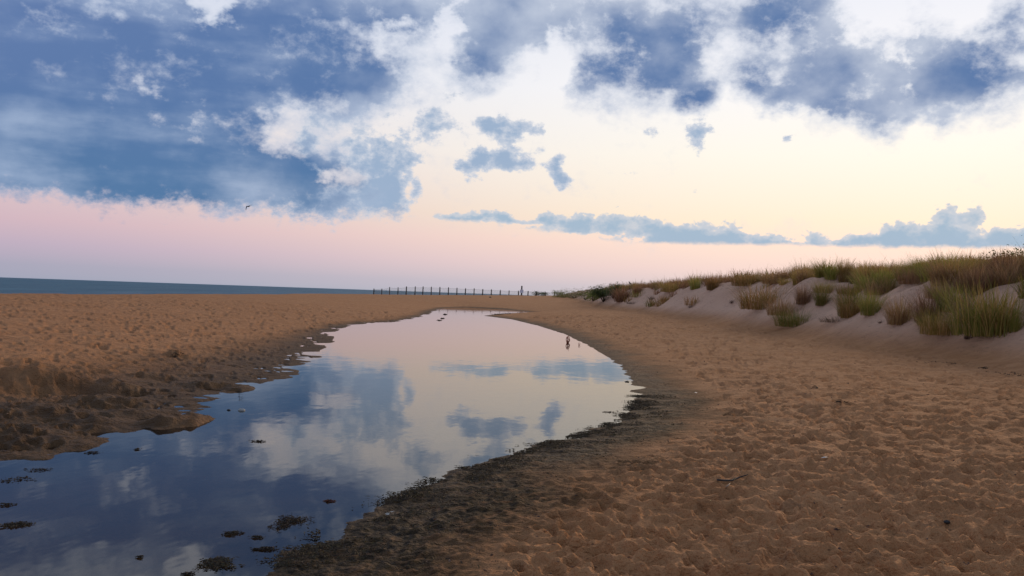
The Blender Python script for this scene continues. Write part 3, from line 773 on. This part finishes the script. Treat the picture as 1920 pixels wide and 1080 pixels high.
def weed_clump(px, py, wpx, hpx, n, label, mat=WEED, z=0.0, thick=.02, size=.055, seed=0, group=None):
    r = random.Random(900+seed); x0, y0 = on_level(px, py, z); dist = math.hypot(x0, y0)
    if z > .005: x0, y0 = hit(px, py); dist = math.hypot(x0, y0)
    rx = wpx/2/F*dist; ya = on_level(px, py-hpx/2, z)[1]; yb = on_level(px, py+hpx/2, z)[1]; ry = abs(ya-yb)/2
    vs, qs = [], []
    arms = [(r.gauss(0, .26), r.gauss(0, .26), r.uniform(.3, .5)) for _ in range(8)]
    for i in range(n):
        ax, ay, ar = r.choice(arms)
        u, v = ax+r.gauss(0, ar*.5), ay+r.gauss(0, ar*.5)
        x, y = u*rx, v*ry
        g = max(ground_z(x0+x, y0+y), 0 if z <= .005 else -9)
        a_, b_ = weed_verts(r, x, y, g-z+.002, size, thick*max(.2, 1-.6*math.hypot(u, v)))
        b0 = len(vs); vs += a_; qs += [tuple(i_+b0 for i_ in q_) for q_ in b_]
    me = mesh_np('seaweed_clump', vs, qs, False); me.materials.append(mat)
    return tag(obj('seaweed_clump', me, None, None, (x0, y0, z)), label, 'seaweed', group)
W = [(35,985,60,20,120,'dark seaweed clump floating at the left edge of the picture'),
 (545,978,85,38,170,'largest dark seaweed raft floating near the near right bank'),
 (437,1001,42,12,60,'seaweed clump floating left of the largest raft'),
 (616,940,34,6,30,'small reddish seaweed strand floating above the largest raft'),
 (488,828,52,5,30,'thin strand of seaweed floating in the reflected pale cloud'),
 (257,843,16,5,14,'small dark weed scrap floating near the left bank'),
 (172,849,30,7,22,'dark weed scrap beside the left bank spit'),
 (75,882,60,9,26,'thin weed streak along the near left bank'),
 (28,900,70,12,34,'ragged brown weed patch against the left bank at the picture edge'),
 (15,948,40,8,24,'small weed clump at the left edge above the larger one'),
 (405,1058,100,36,220,'thick black seaweed raft at the bottom of the picture'),
 (262,1046,22,5,14,'small weed scrap left of the thick black raft'),
 (500,1030,60,14,60,'broken weed patch between the thick raft and the bank'),
 (480,1008,40,8,26,'loose weed scraps just below the largest raft'),
 (1140,773,36,2,16,'thin weed line floating near the right-hand bend of the pool'),
 (943,590,50,3,24,'scattered weed at the tip of the far sand spit'),
 (832,597,10,2.5,10,'small dark weed dot in the narrow far water'),
 (824,601,14,2,10,'weed scrap floating below the dark dot in the far water'),
 (835,590,8,2,8,'dark weed dot by the far left shore'),
 (1175,716,14,3,12,'dark weed scrap on the right shore by the bend'),
 (350,1078,40,10,30,'weed scrap cut off by the bottom edge of the picture')]
for i, (px, py, w, h_, n, lb) in enumerate(W):
    dist = math.hypot(*on_level(px, py))
    weed_clump(px, py, w, h_, int(n*2.6), lb, WEEDR if 'reddish' in lb else WEED, seed=i, size=max(.03, .0030*dist), thick=max(.012, .0006*dist))
# on the sand
for i, (px, py, w, h_, n, lb) in enumerate([(1893,703,50,14,70,'dark seaweed heap on the sand at the right edge'), (1843,690,36,6,30,'dark wrack strip left of the heap at the right edge'),
  (1782,683,22,5,18,'small wrack clump in the middle of the wrack line'), (1745,680,50,4,20,'thin wrack strand at the left end of the wrack line'), (1528,726,18,5,12,'dark debris scrap on the open right-hand sand'),
  (1574,753,30,5,14,'flat dark scrap lower on the open right-hand sand'), (329,668,18,10,40,'dark lump on the left sand')]):
    x, y = hit(px, py); weed_clump(px, py, w, h_, n, lb, z=ground_z(x, y), seed=60+i, size=.07, thick=.022)
# wrack covering the near right margin
r = random.Random(5); vs, qs = [], []; cnt = 0
SHORE = [on_level(*p) for p in POOLPX[38:]]+[(-2.0, 4.3), (-3.0, 3.3)]
seglen = [math.dist(a, b) for a, b in zip(SHORE, SHORE[1:])]
while cnt < 26000:
    k = r.choices(range(len(seglen)), seglen)[0]; f = r.random(); a, b = SHORE[k], SHORE[k+1]
    tx, ty = (b[0]-a[0])/seglen[k], (b[1]-a[1])/seglen[k]; nx, ny = -ty, tx
    off = r.expovariate(3.4)-.12+r.gauss(0, .06)
    x, y = a[0]+tx*seglen[k]*f+nx*off, a[1]+ty*seglen[k]*f+ny*off
    cl = float(perlin(np.array([x/.55]), np.array([y/.55]), 44)[0])+.5*float(perlin(np.array([x/.2]), np.array([y/.2]), 45)[0])
    cnt += 1
    if cl < -.02+.22*max(off, 0): continue
    if off > 2.2: continue
    a_, b_ = weed_verts(r, x, y, max(ground_z(x, y), 0)+.004, .034, .022*max(0, cl+.3))
    b0 = len(vs); vs += a_; qs += [tuple(i_+b0 for i_ in q_) for q_ in b_]
me = mesh_np('seaweed_wrack', vs, qs, False); me.materials.append(WEED)
tag(obj('seaweed_wrack', me), 'dark seaweed wrack littering the wet margin of the near right bank', 'seaweed', kind='stuff')
# crumbs of weed, twig and shell over the open sand
vs, qs = [], []
for i in range(2600):
    y = 5+45*r.random()**1.6; x = r.uniform(-.6, .6)*y
    if x > 10.5 or float(pool_sd([x], [y])[0]) < .4: continue
    a_, b_ = weed_verts(r, x, y, ground_z(x, y)+.003, r.uniform(.015, .05)*(1+y/40), .008)
    b0 = len(vs); vs += a_; qs += [tuple(i_+b0 for i_ in q_) for q_ in b_]
me = mesh_np('beach_litter', vs, qs, False); me.materials.append(G_DEAD)
tag(obj('beach_litter', me), 'crumbs of dry weed and twigs strewn over the sand', 'litter', kind='stuff')

# ------------------------------------------------------------------ driftwood, sprigs, shells, stone
def stick(name, pts_px, rad, mat, label, cat, lift=.02):
    pts = [];
    for px, py in pts_px:
        x, y = hit(px, py); pts.append(Vector((x, y, ground_z(x, y)+lift)))
    o = pts[0].copy(); bm = bmesh.new(); n = len(pts)
    tube(bm, [p_-o for p_ in pts], [rad*(1-.6*i/(n-1))*rng.uniform(.85, 1.15) for i in range(n)], 6)
    return tag(bm_obj(name, bm, mat, None, o), label, cat)
stick('driftwood_stick', [(1345,906),(1358,909),(1372,906),(1386,902),(1402,899)], .010, wood.m, 'dark crooked driftwood stick lying on the right-hand sand', 'stick')
PALE = Mat('bleached_wood'); PALE.base(PALE.mix(PALE.noise(12, 3), (.30, .24, .17, 1), (.42, .34, .25, 1)), .85)
stick('pale_twig', [(1361,924),(1365,918),(1369,912)], .006, PALE.m, 'short pale twig lying below the dark driftwood stick', 'stick')
# branching brown sprig standing in the shallow water
SPR = Mat('sprig'); SPR.base(SPR.mix(SPR.noise(18, 3), (.26, .055, .022, 1), (.42, .10, .04, 1)), .7)
def sprig(px, py, h_, label, n, seed):
    r = random.Random(seed); x, y = on_level(px, py); root = bpy.data.objects.new('weed_sprig', None); col.objects.link(root)
    root.location = (x, y, 0); tag(root, label, 'seaweed')
    for i in range(n):
        a = r.random()*6.28; L_ = h_*r.uniform(.65, 1.05); b = r.uniform(.3, .75)*h_
        bm = bmesh.new(); cx, cy = math.cos(a), math.sin(a)
        P_ = [(0, 0, -.1), (cx*b*.55, cy*b*.55, L_*.22), (cx*b*.95, cy*b*.95, L_*.5), (cx*b*.7, cy*b*.7, L_*.8), (cx*b*.25, cy*b*.25, L_)]
        tube(bm, P_, [.05*h_, .075*h_, .065*h_, .075*h_, .04*h_], 6)
        for j in range(5):
            q0 = Vector(P_[1+j % 4]); q1 = q0+Vector((r.gauss(0, .09), r.gauss(0, .09), r.gauss(.03, .06)))*h_
            tube(bm, [q0, (q0+q1)/2+Vector((0, 0, .02*h_)), q1], [.05*h_, .06*h_, .02*h_], 5)
        bm_obj('frond', bm, SPR.m, root)
    return root
sprig(1064, 643, 12/F*math.hypot(*on_level(1064, 643)), 'reddish brown branching weed sprig standing in the water by the right shore', 7, 3)
sprig(1085, 647, 5/F*math.hypot(*on_level(1085, 647)), 'tiny thin weed sprig in the water right of the big sprig', 3, 4)
SHELL = Mat('shell'); SHELL.base(SHELL.mix(SHELL.noise(25, 3), (.62, .56, .50, 1), (.75, .71, .66, 1)), .5)
def shell(px, py, w, label):
    x, y = hit(px, py); bm = bmesh.new(); n = 11; rows = []
    for i in range(5):
        f = i/4; rows.append([bm.verts.new((w*f*math.sin(a)*(1+.05*(k_ % 2)), w*f*math.cos(a)*.9-w*.4, w*.35*math.sin(f*2.4)*math.cos(a*.9)+.004+.015*w*(k_ % 2))) for k_, a in enumerate(np.linspace(-1.25, 1.25, n))] if i else [bm.verts.new((0, -w*.4, .01))])
    for k_ in range(n-1): bm.faces.new((rows[0][0], rows[1][k_], rows[1][k_+1]))
    for i in range(1, 4):
        for k_ in range(n-1): bm.faces.new((rows[i][k_], rows[i+1][k_], rows[i+1][k_+1], rows[i][k_+1]))
    o = bm_obj('sea_shell', bm, SHELL.m, None, (x, y, ground_z(x, y)+.004)); o.rotation_euler = (0, .15, rng.random()*6)
    return tag(o, label, 'shell')
shell(1305, 738, .045, 'small white shell beside the dark wet margin at the pool bend')
shell(1546, 862, .035, 'small pale shell in the middle of the open right-hand sand')
def stone(px, py, w, label, mat, z=None, name='pebble'):
    x, y = hit(px, py) if z is None else on_level(px, py, z)
    bm = bmesh.new(); bmesh.ops.create_icosphere(bm, subdivisions=3, radius=1)
    for v in bm.verts:
        k_ = 1+.22*perlin(np.array([v.co.x*1.3+px]), np.array([v.co.y*1.3+v.co.z]), 50)[0]
        v.co = Vector((v.co.x*w*k_, v.co.y*w*.8*k_, v.co.z*w*.6*k_))
    return tag(bm_obj(name, bm, mat, None, (x, y, (ground_z(x, y) if z is None else z)+w*.2)), label, 'stone')
DARKS = Mat('dark_stone'); DARKS.base(DARKS.mix(DARKS.noise(14, 4), (.015, .014, .013, 1), (.04, .036, .033, 1)), .6)
stone(1776, 985, .022, 'small black pebble on the near right-hand sand', DARKS.m)
stone(919, 558, .22, 'small dark lump on the far sand in front of the fence', DARKS.m)
PALES = Mat('foam_blob'); PALES.base(PALES.mix(PALES.noise(30, 3), (.22, .22, .20, 1), (.34, .33, .30, 1)), .6)
stone(453, 771, .05, 'small pale pebble breaking the water near the left bank', PALES.m, -.01)
stone(429, 770, .025, 'tiny dark pebble left of the pale one in the water', DARKS.m, -.005)

# ------------------------------------------------------------------ birds
FEA = Mat('dark_feathers'); FEA.base(FEA.mix(FEA.noise(20, 3), (.012, .012, .015, 1), (.03, .028, .03, 1)), .7)
BEAK = Mat('beak'); BEAK.base((.02, .018, .016, 1), .4)
def loft(bm, secs, n=10):
    rings = []
    for c_, rx, rz, t in secs:
        c_ = Vector(c_); t = Vector(t).normalized(); s = t.cross(Vector((0, 0, 1))).normalized(); u = s.cross(t)
        rings.append([bm.verts.new(c_+s*rx*math.cos(2*math.pi*k_/n)+u*rz*math.sin(2*math.pi*k_/n)) for k_ in range(n)])
    for A, B in zip(rings, rings[1:]):
        for k_ in range(n): bm.faces.new((A[k_], A[(k_+1) % n], B[(k_+1) % n], B[k_]))
    bm.faces.new(rings[0]); bm.faces.new(rings[-1][::-1])
def wing(bm, root, pts, chord, thick=.012):
    # a wing as a swept, cambered, tapering slab with a serrated trailing edge
    rows = []
    for (p_, c_) in zip(pts, chord):
        p_ = Vector(root)+Vector(p_)
        rows.append([bm.verts.new(p_+Vector((c_*f, 0, (thick*(1-abs(2*f-.6))+.05*c_*math.sin(math.pi*f)) if s else .05*c_*math.sin(math.pi*f)))) for s in (0, 1) for f in ((0, .33, .66, 1) if s == 0 else (1, .66, .33, 0))])
    for A, B in zip(rows, rows[1:]):
        for k_ in range(8): bm.faces.new((A[k_], A[(k_+1) % 8], B[(k_+1) % 8], B[k_]))
    bm.faces.new(rows[0]); bm.faces.new(rows[-1][::-1])
def flying_bird(px, py, dist, label):
    d = ray(px, py); t = dist/d.y; root = bpy.data.objects.new('flying_bird', None); col.objects.link(root)
    root.location = (d.x*t, dist, CAM_H+d.z*t); tag(root, label, 'bird')
    bm = bmesh.new()   # facing -x
    loft(bm, [((-.24,0,.03),.012,.012,(-1,0,.1)), ((-.21,0,.03),.032,.034,(-1,0,.1)), ((-.165,0,.025),.036,.038,(-1,0,0)), ((-.12,0,.01),.04,.042,(-1,0,0)), ((-.03,0,0),.062,.062,(-1,0,0)),
              ((.07,0,0),.055,.05,(-1,0,0)), ((.15,0,.005),.032,.026,(-1,0,0)), ((.22,0,.01),.045,.012,(-1,0,0)), ((.29,0,.012),.06,.005,(-1,0,0))])
    bm_obj('body', bm, FEA.m, root)
    bm = bmesh.new(); tube(bm, [(-.235,0,.03), (-.26,0,.027), (-.285,0,.018)], [.012, .008, .002], 6); bm_obj('beak', bm, BEAK.m, root)
    for sgn_ in (-1, 1):
        bm = bmesh.new(); dn = -.75 if sgn_ < 0 else .12
        wing(bm, (-.09, sgn_*.04, .03), [(0,0,0), (-.03,sgn_*.12,.03), (.01,sgn_*.25,.03+dn*.12), (.06,sgn_*.38,.02+dn*.3), (.12,sgn_*.48,dn*.5)], [.17, .165, .14, .10, .03])
        bm_obj('wing', bm, FEA.m, root)
    root.rotation_euler = (math.radians(12), math.radians(-6), math.radians(-28)); return root
flying_bird(466, 387, 92, 'dark bird flying low under the cloud bank over the sea')
def perched_bird(px, py):
    x, y = hit(px, py+14); g = ground_z(x, y); d = ray(px, py); t = y/d.y; zc = CAM_H+d.z*t; x = d.x*t; g = ground_z(x, y)
    st = bpy.data.objects.new('dead_snag', None); 
    bm = bmesh.new(); ft = zc-.12
    tube(bm, [(0,0,-.2), (.03,.02,(ft-g)*.35), (-.02,0,(ft-g)*.7), (0,0,ft-g)], [.05, .04, .03, .018], 7)
    tube(bm, [(-.02,0,(ft-g)*.65), (.16,.05,(ft-g)*.8), (.3,.02,(ft-g)*.84)], [.02, .014, .005], 5)
    tag(bm_obj('dead_snag', bm, wood.m, None, (x, y, g)), 'thin dead snag the dark bird perches on at the dune end', 'branch')
    root = bpy.data.objects.new('perched_bird', None); col.objects.link(root); root.location = (x, y, ft); tag(root, 'dark bird perched above the grass at the low end of the dune', 'bird')
    bm = bmesh.new()
    loft(bm, [((-.17,0,.30),.012,.012,(-1,0,.5)), ((-.14,0,.31),.04,.042,(-1,0,.4)), ((-.10,0,.30),.045,.046,(-1,0,.7)), ((-.07,0,.25),.05,.05,(-.7,0,1)), ((-.02,0,.17),.08,.085,(-.6,0,1)),
              ((.05,0,.09),.075,.08,(-.7,0,1)), ((.12,0,.02),.045,.045,(-.8,0,1)), ((.18,0,-.04),.04,.018,(-.8,0,1)), ((.25,0,-.11),.045,.008,(-.8,0,1))])
    bm_obj('body', bm, FEA.m, root)
    bm = bmesh.new(); tube(bm, [(-.16,0,.305), (-.20,0,.30), (-.235,0,.28)], [.016, .011, .003], 6); bm_obj('beak', bm, BEAK.m, root)
    for s in (-1, 1):
        bm = bmesh.new(); loft(bm, [((-.03,s*.07,.21),.012,.03,(-.6,0,1)), ((.03,s*.085,.13),.016,.055,(-.6,0,1)), ((.11,s*.065,.04),.012,.04,(-.7,0,1)), ((.2,s*.03,-.05),.006,.012,(-.8,0,1))], 8); bm_obj('wing', bm, FEA.m, root)
        bm = bmesh.new(); tube(bm, [(.02,s*.03,.08), (.015,s*.028,.03), (0,s*.022,.0), (-.04,s*.022,-.004)], [.016, .009, .008, .005], 5); bm_obj('leg', bm, BEAK.m, root)
perched_bird(1181, 531)
